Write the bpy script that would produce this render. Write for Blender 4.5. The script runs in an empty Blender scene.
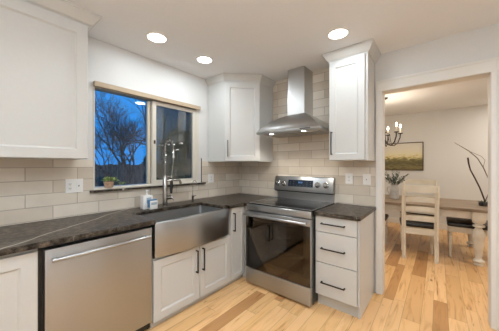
import bpy, bmesh, math, random
from mathutils import Vector, Matrix
PI = math.pi
random.seed(7)
S = bpy.context.scene
col = S.collection

# ---------------------------------------------------------------- camera
cam = bpy.data.cameras.new('camera')
camo = bpy.data.objects.new('camera', cam); col.objects.link(camo)
camo.location = (2.455, -2.768, 1.348)
camo.rotation_euler = (PI/2, 0, 0.681)
cam.sensor_width = 36; cam.lens = 36*233.67/499
cam.shift_y = -0.0007
cam.clip_start = 0.02
S.camera = camo
# ---------------------------------------------------------------- world: clear dusk sky
w = bpy.data.worlds.new('dusk_sky'); S.world = w; w.use_nodes = True
nt = w.node_tree; nt.nodes.clear()
wo = nt.nodes.new('ShaderNodeOutputWorld'); bg = nt.nodes.new('ShaderNodeBackground')
tc = nt.nodes.new('ShaderNodeTexCoord'); sp = nt.nodes.new('ShaderNodeSeparateXYZ'); cr = nt.nodes.new('ShaderNodeValToRGB')
nt.links.new(tc.outputs['Generated'], sp.inputs[0]); nt.links.new(sp.outputs['Z'], cr.inputs[0])
cr.color_ramp.elements[0].position = 0.0; cr.color_ramp.elements[0].color = (0.006, 0.14, 0.42, 1)
cr.color_ramp.elements[1].position = 0.6; cr.color_ramp.elements[1].color = (0.001, 0.165, 0.48, 1)
nt.links.new(cr.outputs[0], bg.inputs[0]); bg.inputs[1].default_value = 1.9
nt.links.new(bg.outputs[0], wo.inputs[0])
# ---------------------------------------------------------------- exposure
S.view_settings.view_transform = 'Standard'; S.view_settings.look = 'None'
S.view_settings.exposure = 0.10; S.view_settings.gamma = 1.0; S.view_settings.use_curve_mapping = False
S.cycles.use_denoising = True
S.cycles.max_bounces = 10; S.cycles.diffuse_bounces = 6; S.cycles.glossy_bounces = 6
S.cycles.sample_clamp_indirect = 4.0
CAN_WATTS = 9.2
UP_WATTS = 40
LAMP_COLOR = (.845, .935, 1.0)

# ---------------------------------------------------------------- helpers
def obj(name, bm, m, parent=None, smooth=False, label=None):
    me = bpy.data.meshes.new(name); bm.normal_update(); bm.to_mesh(me); bm.free()
    if m is not None: me.materials.append(m)
    if smooth:
        me.polygons.foreach_set('use_smooth', [True]*len(me.polygons))
        try: me.set_sharp_from_angle(angle=math.radians(38))
        except Exception: pass
    o = bpy.data.objects.new(name, me); col.objects.link(o)
    if parent is not None: o.parent = parent
    if label: o['label'] = label
    return o
def thing(name, label, cat, loc=(0, 0, 0), rz=0, group=None):
    o = bpy.data.objects.new(name, None); col.objects.link(o)
    o.empty_display_size = .1
    o.location = loc; o.rotation_euler = (0, 0, rz); o['label'] = label; o['category'] = cat
    if group: o['group'] = group
    return o
def tag(o, label, cat, group=None):
    o['label'] = label; o['category'] = cat
    if group: o['group'] = group
    return o
def struct(name, bm, m, label=None, parent=None, smooth=False):
    o = obj(name, bm, m, parent, smooth)
    if parent is None:
        o['kind'] = 'structure'
        if label: o['label'] = label
    return o
def dup(root, loc, rz, label=None, group=None):
    r = root.copy(); col.objects.link(r); r.location = loc; r.rotation_euler = (0, 0, rz)
    if label: r['label'] = label
    if group: r['group'] = group
    for ch in list(root.children):
        c = ch.copy(); col.objects.link(c); c.parent = r
        for g in list(ch.children):
            d = g.copy(); col.objects.link(d); d.parent = c
    return r
def B(): return bmesh.new()
def box(bm, x0, x1, y0, y1, z0, z1, bev=0, seg=2):
    if x1 < x0: x0, x1 = x1, x0
    if y1 < y0: y0, y1 = y1, y0
    mt = Matrix.Translation(((x0+x1)/2, (y0+y1)/2, (z0+z1)/2)) @ Matrix.Diagonal((x1-x0, y1-y0, z1-z0, 1))
    t = bmesh.new(); bmesh.ops.create_cube(t, size=1, matrix=mt)
    if bev > 0: bmesh.ops.bevel(t, geom=t.edges[:], offset=bev, segments=seg, affect='EDGES', profile=.5)
    me = bpy.data.meshes.new('tmp'); t.to_mesh(me); t.free(); bm.from_mesh(me); bpy.data.meshes.remove(me)
    return bm
def tube(bm, pts, r, seg=10, cap=True):
    pts = [Vector(p) for p in pts]; n = len(pts)
    rs = r if isinstance(r, (list, tuple)) else [r]*n
    up = None; rings = []
    for i, p in enumerate(pts):
        d = (pts[min(i+1, n-1)]-pts[max(i-1, 0)]).normalized()
        if up is None:
            up = Vector((0, 0, 1)) if abs(d.z) < .9 else Vector((1, 0, 0))
        u = d.cross(up)
        if u.length < 1e-5: u = d.cross(Vector((0, 1, 0)))
        u.normalize(); v = u.cross(d).normalized(); up = v
        rings.append([bm.verts.new(p+rs[i]*(math.cos(2*PI*k/seg)*u+math.sin(2*PI*k/seg)*v)) for k in range(seg)])
    for a, b in zip(rings, rings[1:]):
        for k in range(seg): bm.faces.new((a[k], a[(k+1) % seg], b[(k+1) % seg], b[k]))
    if cap:
        bm.faces.new(rings[0][::-1]); bm.faces.new(rings[-1])
    return bm
def lathe(bm, prof, c=(0, 0, 0), seg=20, axis='z', cap=True):
    def P(r, h, a):
        x, y = r*math.cos(a), r*math.sin(a)
        if axis == 'z': return (c[0]+x, c[1]+y, c[2]+h)
        if axis == 'y': return (c[0]+x, c[1]+h, c[2]+y)
        return (c[0]+h, c[1]+x, c[2]+y)
    rings = [[bm.verts.new(P(max(r, 1e-4), h, 2*PI*k/seg)) for k in range(seg)] for r, h in prof]
    for a, b in zip(rings, rings[1:]):
        for k in range(seg): bm.faces.new((a[k], a[(k+1) % seg], b[(k+1) % seg], b[k]))
    if cap:
        bm.faces.new(rings[0][::-1]); bm.faces.new(rings[-1])
    bmesh.ops.recalc_face_normals(bm, faces=bm.faces)
    return bm
def prism(bm, poly, z0, z1):
    a = [bm.verts.new((x, y, z0)) for x, y in poly]; b = [bm.verts.new((x, y, z1)) for x, y in poly]
    n = len(poly)
    bm.faces.new(a[::-1]); bm.faces.new(b)
    for k in range(n): bm.faces.new((a[k], a[(k+1) % n], b[(k+1) % n], b[k]))
    bmesh.ops.recalc_face_normals(bm, faces=bm.faces)
    return bm
def arc(c, r, a0, a1, n, plane='xz'):
    out = []
    for i in range(n+1):
        a = a0+(a1-a0)*i/n; u, v = r*math.cos(a), r*math.sin(a)
        out.append((c[0]+u, c[1], c[2]+v) if plane == 'xz' else ((c[0], c[1]+u, c[2]+v) if plane == 'yz' else (c[0]+u, c[1]+v, c[2])))
    return out

# ---------------------------------------------------------------- materials
def mat(name, color=(.8, .8, .8), rough=.5, metal=0.0, spec=.5, emit=None, es=1.0, coat=0.0):
    m = bpy.data.materials.new(name); m.use_nodes = True
    p = m.node_tree.nodes['Principled BSDF']
    p.inputs['Base Color'].default_value = (*color, 1); p.inputs['Roughness'].default_value = rough
    p.inputs['Metallic'].default_value = metal; p.inputs['Specular IOR Level'].default_value = spec
    p.inputs['Coat Weight'].default_value = coat
    if emit: p.inputs['Emission Color'].default_value = (*emit, 1); p.inputs['Emission Strength'].default_value = es
    return m
def N(m, t, **kw):
    n = m.node_tree.nodes.new(t)
    for k, v in kw.items(): setattr(n, k, v)
    return n
def L(m, a, b): m.node_tree.links.new(a, b)
def bsdf(m): return m.node_tree.nodes['Principled BSDF']
def coords(m, scale=(1, 1, 1), out='Object'):
    t = N(m, 'ShaderNodeTexCoord'); mp = N(m, 'ShaderNodeMapping'); mp.inputs['Scale'].default_value = scale
    L(m, t.outputs[out], mp.inputs[0]); return mp.outputs[0]
def noise_mix(m, c1, c2, scale, vscale=(1, 1, 1), detail=4, lo=.35, hi=.65, bump=0, rough=None):
    v = coords(m, vscale); n = N(m, 'ShaderNodeTexNoise'); n.inputs['Scale'].default_value = scale; n.inputs['Detail'].default_value = detail
    L(m, v, n.inputs['Vector']); r = N(m, 'ShaderNodeValToRGB')
    r.color_ramp.elements[0].position = lo; r.color_ramp.elements[0].color = (*c1, 1)
    r.color_ramp.elements[1].position = hi; r.color_ramp.elements[1].color = (*c2, 1)
    L(m, n.outputs['Fac'], r.inputs[0]); L(m, r.outputs[0], bsdf(m).inputs['Base Color'])
    if bump:
        b = N(m, 'ShaderNodeBump'); b.inputs['Strength'].default_value = bump; b.inputs['Distance'].default_value = .002
        L(m, n.outputs['Fac'], b.inputs['Height']); L(m, b.outputs[0], bsdf(m).inputs['Normal'])
    return n, r

def paint(name, c, rough=.6):
    m = mat(name, c, rough); noise_mix(m, tuple(x*.985 for x in c), c, 60, bump=.04); return m
M = {}
M['wall'] = paint('wall_paint', (.66, .66, .65))
M['ceiling'] = paint('ceiling_paint', (.80, .82, .85), .7)
M['trimwhite'] = paint('trim_paint', (.72, .705, .67), .4)
M['cab'] = paint('cabinet_paint', (.575, .575, .56), .38)
M['cabgap'] = mat('cabinet_shadow_gap', (.30, .29, .27), .6)
M['toe'] = paint('toe_kick_paint', (.50, .48, .44), .5)
M['black'] = mat('black_plastic', (.012, .012, .012), .45)
M['pull'] = mat('black_pull_metal', (.035, .032, .030), .38, .6)
M['plastic'] = mat('white_plastic', (.80, .79, .77), .35)
M['plasticblue'] = mat('blue_plastic', (.05, .16, .30), .35)
M['plasticgrey'] = mat('grey_blue_plastic', (.35, .42, .48), .35)
M['slot'] = mat('dark_slot', (.08, .08, .08), .5)
M['vinyl'] = paint('almond_vinyl', (.62, .55, .44), .4)
M['sashvinyl'] = paint('pale_almond_vinyl', (.66, .62, .54), .4)
M['tan'] = paint('tan_head_board', (.43, .335, .23), .45)
M['copperdot'] = mat('dark_bronze', (.10, .07, .05), .4, .7)

def steel(name, c=(.43, .435, .44), rough=.325, vs=(1.2, 1.2, 16), bump=0, an=0.8):
    m = mat(name, c, rough, 1.0)
    v = coords(m, vs); n = N(m, 'ShaderNodeTexNoise'); n.inputs['Scale'].default_value = 12; n.inputs['Detail'].default_value = 3
    L(m, v, n.inputs['Vector'])
    mr = N(m, 'ShaderNodeMapRange'); mr.inputs['To Min'].default_value = rough-.01; mr.inputs['To Max'].default_value = rough+.015
    L(m, n.outputs['Fac'], mr.inputs['Value']); L(m, mr.outputs[0], bsdf(m).inputs['Roughness'])
    bsdf(m).inputs['Anisotropic'].default_value = an
    tv = N(m, 'ShaderNodeCombineXYZ'); tv.inputs[0].default_value = .04; tv.inputs[1].default_value = .03; tv.inputs[2].default_value = 1; L(m, tv.outputs[0], bsdf(m).inputs['Tangent'])
    return m
M['steel'] = steel('brushed_steel')
M['steelh'] = steel('brushed_steel_hood', (.50, .495, .485), .30, an=.55)
M['chrome'] = mat('polished_nickel', (.40, .385, .365), .18, 1.0)
M['steeldark'] = steel('steel_side', (.16, .155, .15), .4)

def tile_mat(name, axis, x_off, z_off, bw=.331):
    """glazed 4x12 wall tile in running bond"""
    m = mat(name, (.6, .5, .4), .22)
    t = N(m, 'ShaderNodeTexCoord'); s = N(m, 'ShaderNodeSeparateXYZ'); L(m, t.outputs['Object'], s.inputs[0])
    ax = N(m, 'ShaderNodeMath', operation='ADD'); ax.inputs[1].default_value = x_off; L(m, s.outputs[axis], ax.inputs[0])
    az = N(m, 'ShaderNodeMath', operation='ADD'); az.inputs[1].default_value = z_off; L(m, s.outputs['Z'], az.inputs[0])
    c = N(m, 'ShaderNodeCombineXYZ'); L(m, ax.outputs[0], c.inputs[0]); L(m, az.outputs[0], c.inputs[1])
    b = N(m, 'ShaderNodeTexBrick'); b.offset = .5; b.inputs['Scale'].default_value = 1
    b.inputs['Brick Width'].default_value = bw; b.inputs['Row Height'].default_value = .1035
    b.inputs['Mortar Size'].default_value = .0032; b.inputs['Mortar Smooth'].default_value = .25; b.inputs['Bias'].default_value = 0
    b.inputs['Color1'].default_value = (.77, .705, .61, 1); b.inputs['Color2'].default_value = (.60, .52, .425, 1)
    b.inputs['Mortar'].default_value = (.41, .355, .295, 1)
    L(m, c.outputs[0], b.inputs['Vector'])
    n = N(m, 'ShaderNodeTexNoise'); n.inputs['Scale'].default_value = 5; n.inputs['Detail'].default_value = 3; L(m, c.outputs[0], n.inputs['Vector'])
    mx = N(m, 'ShaderNodeMix', data_type='RGBA', blend_type='MULTIPLY'); mx.inputs[0].default_value = .5
    r = N(m, 'ShaderNodeValToRGB'); r.color_ramp.elements[0].color = (.80, .79, .78, 1); r.color_ramp.elements[0].position = .3
    r.color_ramp.elements[1].color = (1, 1, 1, 1); r.color_ramp.elements[1].position = .7
    L(m, n.outputs['Fac'], r.inputs[0]); L(m, b.outputs['Color'], mx.inputs[6]); L(m, r.outputs[0], mx.inputs[7])
    L(m, mx.outputs[2], bsdf(m).inputs['Base Color'])
    inv = N(m, 'ShaderNodeMath', operation='SUBTRACT'); inv.inputs[0].default_value = 1; L(m, b.outputs['Fac'], inv.inputs[1])
    n2 = N(m, 'ShaderNodeTexNoise'); n2.inputs['Scale'].default_value = 9; L(m, c.outputs[0], n2.inputs['Vector'])
    ad = N(m, 'ShaderNodeMath', operation='MULTIPLY_ADD'); ad.inputs[1].default_value = .8; L(m, n2.outputs['Fac'], ad.inputs[0]); L(m, inv.outputs[0], ad.inputs[2])
    bp = N(m, 'ShaderNodeBump'); bp.inputs['Strength'].default_value = .35; bp.inputs['Distance'].default_value = .003
    L(m, ad.outputs[0], bp.inputs['Height']); L(m, bp.outputs[0], bsdf(m).inputs['Normal'])
    mr = N(m, 'ShaderNodeMapRange'); mr.inputs['To Min'].default_value = .2; mr.inputs['To Max'].default_value = .7
    L(m, b.outputs['Fac'], mr.inputs['Value']); L(m, mr.outputs[0], bsdf(m).inputs['Roughness'])
    return m
# rows: grout at z = .914 + k*.1035
M['tileL'] = tile_mat('glazed_tile_left', 'Y', 3.31+.145, -.914+.1035*4)
M['tileB'] = tile_mat('glazed_tile_back', 'X', 3.31-1.053+.1655, -.914+.1035*4)

def _vein(x0, y0, x1, y1, w_, s_):
    dx, dy = x1-x0, y1-y0; l_ = math.hypot(dx, dy); return (dy/l_, -dx/l_, (x0*dy-y0*dx)/l_, w_, s_)
VEINS = [_vein(.66, -2.64, .20, -1.98, .009, 1.0), _vein(.60, -2.62, .05, -1.2, .003, .35), _vein(.66, -2.30, .50, -2.15, .003, .3), _vein(1.6, -.05, 1.9, -.62, .003, .4)]
def granite():
    m = mat('dark_granite', (.06, .05, .045), .33, spec=.15)
    v = coords(m); n = N(m, 'ShaderNodeTexNoise'); n.inputs['Scale'].default_value = 22; n.inputs['Detail'].default_value = 8; n.inputs['Roughness'].default_value = .75
    L(m, v, n.inputs['Vector']); r = N(m, 'ShaderNodeValToRGB'); e = r.color_ramp.elements
    e[0].position = .42; e[0].color = (.012, .009, .007, 1); e[1].position = .64; e[1].color = (.13, .104, .080, 1)
    L(m, n.outputs['Fac'], r.inputs[0])
    # pale mineral veins: thin wavering lines across the slab
    sp_ = N(m, 'ShaderNodeSeparateXYZ'); L(m, v, sp_.inputs[0])
    nz = N(m, 'ShaderNodeTexNoise'); nz.inputs['Scale'].default_value = 4; nz.inputs['Detail'].default_value = 5; L(m, v, nz.inputs['Vector'])
    def mth(op, a, b=None, c=None):
        n_ = N(m, 'ShaderNodeMath', operation=op)
        for i, q in enumerate((a, b, c)):
            if q is None: continue
            if isinstance(q, (int, float)): n_.inputs[i].default_value = q
            else: L(m, q, n_.inputs[i])
        return n_.outputs[0]
    tot_ = None
    for (ca_, sa_, c0, wdt, st_) in VEINS:
        d_ = mth('ADD', mth('ADD', mth('MULTIPLY', sp_.outputs['X'], ca_), mth('MULTIPLY', sp_.outputs['Y'], sa_)), -c0)
        d_ = mth('ABSOLUTE', mth('MULTIPLY_ADD', mth('SUBTRACT', nz.outputs['Fac'], .5), .07, d_))
        k_ = N(m, 'ShaderNodeMapRange'); k_.inputs['From Max'].default_value = wdt; k_.inputs['To Min'].default_value = st_; k_.inputs['To Max'].default_value = 0; L(m, d_, k_.inputs['Value'])
        tot_ = k_.outputs[0] if tot_ is None else mth('MAXIMUM', tot_, k_.outputs[0])
    mx = N(m, 'ShaderNodeMix', data_type='RGBA'); L(m, r.outputs[0], mx.inputs[6]); mx.inputs[7].default_value = (.50, .45, .38, 1); L(m, tot_, mx.inputs[0])
    L(m, mx.outputs[2], bsdf(m).inputs['Base Color'])
    n2 = N(m, 'ShaderNodeTexNoise'); n2.inputs['Scale'].default_value = 26; n2.inputs['Detail'].default_value = 4; L(m, v, n2.inputs['Vector'])
    bp = N(m, 'ShaderNodeBump'); bp.inputs['Strength'].default_value = .6; bp.inputs['Distance'].default_value = .0025
    L(m, n2.outputs['Fac'], bp.inputs['Height']); L(m, bp.outputs[0], bsdf(m).inputs['Normal'])
    return m
M['granite'] = granite()

def plank_floor():
    m = mat('hickory_planks', (.6, .4, .2), .33)
    t = N(m, 'ShaderNodeTexCoord'); s = N(m, 'ShaderNodeSeparateXYZ'); L(m, t.outputs['Object'], s.inputs[0])
    def mth(op, a, b=None):
        n = N(m, 'ShaderNodeMath', operation=op)
        for i, q in enumerate((a, b)):
            if q is None: continue
            if isinstance(q, (int, float)): n.inputs[i].default_value = q
            else: L(m, q, n.inputs[i])
        return n.outputs[0]
    px = mth('ADD', mth('MULTIPLY', s.outputs['X'], 9.5), mth('MULTIPLY', mth('SINE', mth('MULTIPLY', s.outputs['X'], 21.0)), .15))
    row = mth('FLOOR', px); fx = mth('FRACT', px)
    wn = N(m, 'ShaderNodeTexWhiteNoise', noise_dimensions='1D'); L(m, row, wn.inputs['W'])
    py = mth('ADD', mth('DIVIDE', s.outputs['Y'], 1.05), mth('MULTIPLY', wn.outputs['Value'], 7.3))
    cy = mth('FLOOR', py); fy = mth('FRACT', py)
    cc = N(m, 'ShaderNodeCombineXYZ'); L(m, row, cc.inputs[0]); L(m, cy, cc.inputs[1])
    w2 = N(m, 'ShaderNodeTexWhiteNoise', noise_dimensions='2D'); L(m, cc.outputs[0], w2.inputs['Vector'])
    r = N(m, 'ShaderNodeValToRGB'); e = r.color_ramp.elements
    e[0].position = 0; e[0].color = (.48, .24, .09, 1); e[1].position = 1; e[1].color = (.86, .56, .28, 1)
    for p_, c_ in ((.12, (.58, .31, .12)), (.26, (.78, .47, .205)), (.55, (.86, .54, .265)), (.78, (.68, .39, .165))):
        q = e.new(p_); q.color = (*c_, 1)
    L(m, w2.outputs['Value'], r.inputs[0])
    # grain, shifted per board
    off = N(m, 'ShaderNodeVectorMath', operation='MULTIPLY_ADD'); L(m, w2.outputs['Color'], off.inputs[0]); off.inputs[1].default_value = (9, 9, 9)
    L(m, t.outputs['Object'], off.inputs[2])
    mp = N(m, 'ShaderNodeMapping'); mp.inputs['Scale'].default_value = (14, 1.3, 1); L(m, off.outputs[0], mp.inputs[0])
    g = N(m, 'ShaderNodeTexNoise'); g.inputs['Scale'].default_value = 1.6; g.inputs['Detail'].default_value = 6; g.inputs['Distortion'].default_value = 1.2; L(m, mp.outputs[0], g.inputs['Vector'])
    gr = N(m, 'ShaderNodeValToRGB'); ge = gr.color_ramp.elements
    ge[0].position = .28; ge[0].color = (.42, .27, .16, 1); ge[1].position = .5; ge[1].color = (1, 1, 1, 1); q = ge.new(.37); q.color = (.84, .76, .68, 1)
    L(m, g.outputs['Fac'], gr.inputs[0])
    mx = N(m, 'ShaderNodeMix', data_type='RGBA', blend_type='MULTIPLY'); mx.inputs[0].default_value = .85
    L(m, r.outputs[0], mx.inputs[6]); L(m, gr.outputs[0], mx.inputs[7])
    # knots / mineral streaks
    mp2 = N(m, 'ShaderNodeMapping'); mp2.inputs['Scale'].default_value = (16, 4.0, 1); L(m, off.outputs[0], mp2.inputs[0])
    k = N(m, 'ShaderNodeTexNoise'); k.inputs['Scale'].default_value = 1.0; k.inputs['Detail'].default_value = 2; L(m, mp2.outputs[0], k.inputs['Vector'])
    kr = N(m, 'ShaderNodeValToRGB'); kr.color_ramp.elements[0].position = .23; kr.color_ramp.elements[0].color = (.14, .08, .05, 1); kr.color_ramp.elements[1].position = .29; kr.color_ramp.elements[1].color = (1, 1, 1, 1)
    L(m, k.outputs['Fac'], kr.inputs[0])
    mx2 = N(m, 'ShaderNodeMix', data_type='RGBA', blend_type='MULTIPLY'); mx2.inputs[0].default_value = .8
    L(m, mx.outputs[2], mx2.inputs[6]); L(m, kr.outputs[0], mx2.inputs[7])
    # seams
    sx = mth('MINIMUM', fx, mth('SUBTRACT', 1.0, fx)); sy = mth('MULTIPLY', mth('MINIMUM', fy, mth('SUBTRACT', 1.0, fy)), 8.6)
    sm = mth('MINIMUM', sx, sy)
    mr = N(m, 'ShaderNodeMapRange'); mr.inputs['From Max'].default_value = .022; mr.inputs['To Min'].default_value = .45; mr.inputs['To Max'].default_value = 1; L(m, sm, mr.inputs['Value'])
    vm = N(m, 'ShaderNodeVectorMath', operation='SCALE'); L(m, mx2.outputs[2], vm.inputs[0]); L(m, mr.outputs[0], vm.inputs['Scale'])
    L(m, vm.outputs[0], bsdf(m).inputs['Base Color'])
    bp = N(m, 'ShaderNodeBump'); bp.inputs['Strength'].default_value = .15; bp.inputs['Distance'].default_value = .001; L(m, g.outputs['Fac'], bp.inputs['Height']); L(m, bp.outputs[0], bsdf(m).inputs['Normal'])
    return m
M['floor'] = plank_floor()

def glass(name, tint=(1, 1, 1), ior=1.5):
    m = bpy.data.materials.new(name); m.use_nodes = True; t = m.node_tree; t.nodes.clear()
    o = t.nodes.new('ShaderNodeOutputMaterial'); a = t.nodes.new('ShaderNodeBsdfTransparent'); g = t.nodes.new('ShaderNodeBsdfGlossy')
    a.inputs[0].default_value = (*tint, 1); g.inputs['Roughness'].default_value = .0
    fr = t.nodes.new('ShaderNodeFresnel'); fr.inputs[0].default_value = ior
    mu = t.nodes.new('ShaderNodeMath'); mu.operation = 'MULTIPLY'; mu.inputs[1].default_value = 1.4; mu.use_clamp = True
    x = t.nodes.new('ShaderNodeMixShader')
    t.links.new(fr.outputs[0], mu.inputs[0]); t.links.new(mu.outputs[0], x.inputs[0]); t.links.new(a.outputs[0], x.inputs[1]); t.links.new(g.outputs[0], x.inputs[2]); t.links.new(x.outputs[0], o.inputs[0])
    return m
M['glass'] = glass('window_glass')
def screen_mat():
    m = bpy.data.materials.new('insect_screen'); m.use_nodes = True; t = m.node_tree; t.nodes.clear()
    o = t.nodes.new('ShaderNodeOutputMaterial'); a = t.nodes.new('ShaderNodeBsdfTransparent'); g = t.nodes.new('ShaderNodeBsdfDiffuse'); g.inputs[0].default_value = (.17, .20, .165, 1)
    x = t.nodes.new('ShaderNodeMixShader'); x.inputs[0].default_value = .62
    t.links.new(a.outputs[0], x.inputs[1]); t.links.new(g.outputs[0], x.inputs[2]); t.links.new(x.outputs[0], o.inputs[0]); return m
M['screen'] = screen_mat()
M['ovenglass'] = glass('dark_oven_glass', (.50, .44, .38), 1.5)
M['enamel'] = mat('dark_oven_enamel', (.07, .06, .05), .4)
M['cooktop'] = mat('black_ceramic_glass', (.012, .012, .012), .10, 0, .8)
M['burner'] = mat('burner_print_grey', (.10, .10, .10), .25)
M['display'] = mat('dark_display', (.012, .02, .035), .15)
M['digits'] = mat('blue_digits', (.02, .05, .1), .4, emit=(.10, .35, .9), es=.45)
M['lamp'] = mat('lamp_diffuser', (.9, .9, .9), .5, emit=(1, .98, .95), es=9)
M['bulb'] = mat('bulb_glow', (.9, .9, .9), .5, emit=(1, .86, .66), es=14)
M['clay'] = mat('pale_clay', (.42, .27, .18), .8); noise_mix(M['clay'], (.34, .2, .13), (.50, .36, .26), 30)
M['soil'] = mat('soil', (.06, .04, .03), .95)
M['leaf'] = mat('succulent_leaf', (.16, .25, .06), .5); noise_mix(M['leaf'], (.07, .15, .05), (.42, .48, .16), 40)
M['euc'] = mat('eucalyptus_leaf', (.05, .075, .045), .6); noise_mix(M['euc'], (.022, .04, .025), (.10, .13, .085), 25)
M['chairwood'] = mat('whitewashed_wood', (.55, .48, .38), .55); noise_mix(M['chairwood'], (.66, .61, .51), (.76, .72, .62), 5, (1, 1, 1), 6)
M['tableleg'] = mat('white_painted_wood', (.62, .58, .51), .5); noise_mix(M['tableleg'], (.66, .62, .54), (.76, .73, .66), 8)
M['tabletop'] = mat('weathered_plank_top', (.25, .18, .12), .5); noise_mix(M['tabletop'], (.16, .11, .075), (.33, .25, .175), 5, (.6, 9, 1), 8)
M['seat'] = mat('black_leather', (.012, .011, .011), .4)
M['ceramic'] = mat('grey_glazed_ceramic', (.46, .44, .41), .35); noise_mix(M['ceramic'], (.36, .34, .32), (.52, .50, .47), 10)
M['iron'] = mat('dark_wrought_iron', (.04, .033, .028), .45, .7)
M['brass'] = mat('aged_brass', (.35, .25, .13), .35, .9)
M['candle'] = mat('ivory_candle_sleeve', (.70, .64, .52), .6)
M['branch'] = mat('dark_branch', (.05, .032, .022), .8)
M['drybranch'] = mat('dry_tan_branch', (.16, .12, .085), .8)
M['frame'] = mat('dark_gold_frame', (.10, .07, .04), .45, .3)
M['bark'] = mat('bark', (.045, .04, .04), .9); noise_mix(M['bark'], (.03, .025, .025), (.09, .08, .075), 20, (1, 1, .3))
M['grass'] = mat('winter_lawn', (.07, .08, .05), .95); noise_mix(M['grass'], (.04, .05, .03), (.12, .12, .07), 4)
M['fence'] = mat('weathered_fence', (.10, .09, .08), .85); noise_mix(M['fence'], (.06, .055, .05), (.15, .13, .12), 6, (5, 5, .6))
M['siding'] = mat('grey_siding', (.20, .21, .22), .8)
M['shingle'] = mat('dark_shingles', (.05, .05, .055), .9)
M['hedge'] = mat('evergreen_foliage', (.02, .04, .02), .9); noise_mix(M['hedge'], (.008, .02, .01), (.05, .08, .035), 6)
M['hoodunder'] = mat('hood_filter_metal', (.42, .41, .39), .4, .8)

def painting_mat():
    m = mat('landscape_painting', (.5, .5, .4), .6)
    t = N(m, 'ShaderNodeTexCoord'); s = N(m, 'ShaderNodeSeparateXYZ'); L(m, t.outputs['Object'], s.inputs[0])
    n = N(m, 'ShaderNodeTexNoise'); n.inputs['Scale'].default_value = 12; n.inputs['Detail'].default_value = 8
    mp = N(m, 'ShaderNodeMapping'); mp.inputs['Scale'].default_value = (1, 1, 3); L(m, t.outputs['Object'], mp.inputs[0]); L(m, mp.outputs[0], n.inputs['Vector'])
    a = N(m, 'ShaderNodeMath', operation='MULTIPLY_ADD'); a.inputs[1].default_value = .30; L(m, n.outputs['Fac'], a.inputs[0]); L(m, s.outputs['Z'], a.inputs[2])
    mr = N(m, 'ShaderNodeMapRange'); mr.inputs['From Min'].default_value = -.16; mr.inputs['From Max'].default_value = .46; L(m, a.outputs[0], mr.inputs['Value'])
    r = N(m, 'ShaderNodeValToRGB'); e = r.color_ramp.elements
    e[0].position = 0; e[0].color = (.10, .075, .02, 1); e[1].position = 1; e[1].color = (.70, .67, .60, 1)
    for p_, c_ in ((.12, (.22, .18, .07)), (.22, (.10, .085, .03)), (.34, (.16, .135, .05)), (.42, (.30, .25, .10)), (.47, (.66, .56, .26)), (.58, (.74, .68, .46)), (.78, (.72, .68, .58))):
        q = e.new(p_); q.color = (*c_, 1)
    L(m, mr.outputs[0], r.inputs[0]); L(m, r.outputs[0], bsdf(m).inputs['Base Color']); return m
M['painting'] = painting_mat()

# ================================================================ STRUCTURE
CH = 2.512; WT = .12
RX, FY = 4.2, -4.6        # kitchen right wall / wall behind the camera
DX0, DX1, DY = -.9, 4.6, 3.6
bm = B(); box(bm, -.15, RX+.1, FY-.1, .0, -.06, 0); box(bm, DX0-.1, DX1+.1, 0, DY+.1, -.06, 0)
struct('floor', bm, M['floor'], 'natural hickory plank floor running from kitchen into dining room')
bm = B(); box(bm, -.15, DX1+.1, FY-.1, DY+.1, CH, CH+.08); box(bm, DX0-.1, -.15, 0, DY+.1, CH, CH+.08)
struct('ceiling', bm, M['ceiling'], 'smooth off-white ceiling')
WY0, WY1, WZ0, WZ1 = -2.010, -.80, 1.125, 2.115
bm = B()
box(bm, -.14, 0, FY-.1, WY0, 0, CH); box(bm, -.14, 0, WY1, 0.0, 0, CH); box(bm, -.14, 0, WY0, WY1, 0, WZ0); box(bm, -.14, 0, WY0, WY1, WZ1, CH)
struct('wall_left', bm, M['wall'], 'grey-white kitchen wall with the window')
OX0, OX1, OZ = 1.995, 2.792, 2.12
bm = B()
box(bm, 0.0, OX0, 0, WT, 0, CH); box(bm, OX1, DX1, 0, WT, 0, CH); box(bm, OX0, OX1, 0, WT, OZ, CH); box(bm, DX0-.1, 0, 0, WT, 0, CH)
struct('wall_back', bm, M['wall'], 'kitchen wall behind the range with the opening to the dining room')
bm = B(); box(bm, RX, RX+.1, FY-.1, 0, 0, CH); struct('wall_right', bm, M['wall'])
bm = B(); box(bm, 0, RX, FY-.1, FY, 0, CH); struct('wall_front', bm, M['wall'])
bm = B(); box(bm, DX0-.1, DX1+.1, DY, DY+.1, 0, CH); struct('wall_dining_far', bm, M['wall'], 'pale far wall of the dining room')
bm = B(); box(bm, DX0-.1, DX0, WT, DY, 0, CH); struct('wall_dining_left', bm, M['wall'])
bm = B(); box(bm, DX1, DX1+.1, WT, DY, 0, CH); struct('wall_dining_right', bm, M['wall'])
bm = B(); box(bm, DX0, DX1, DY-.016, DY-.001, .001, .12, .003); struct('baseboard_dining', bm, M['trimwhite'])
# tile backsplash
TT = .009
bm = B()
box(bm, .0005, TT, -2.95, -2.012, .905, 1.395); box(bm, .0005, TT, -2.012, -.755, .905, 1.098); box(bm, .0005, TT, -.755, -.001, .905, 1.40)
struct('wall_tile_left', bm, M['tileL'], 'beige glazed subway tile below the window and left cabinets')
bm = B()
box(bm, TT, 1.937, -TT, -.0005, .905, 1.40); box(bm, .62, 1.570, -TT, -.0005, 1.40, CH-.001); box(bm, 1.937, 1.9375, -TT, -.0005, .905, .906)
struct('wall_tile_back', bm, M['tileB'], 'beige glazed subway tile rising to the ceiling behind the hood')
bm = B(); box(bm, .0005, .011, -.762, -.7555, 1.118, 1.44); struct('trim_2', bm, M['copperdot'], 'thin dark metal edge strip where tile ends beside the window')

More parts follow.
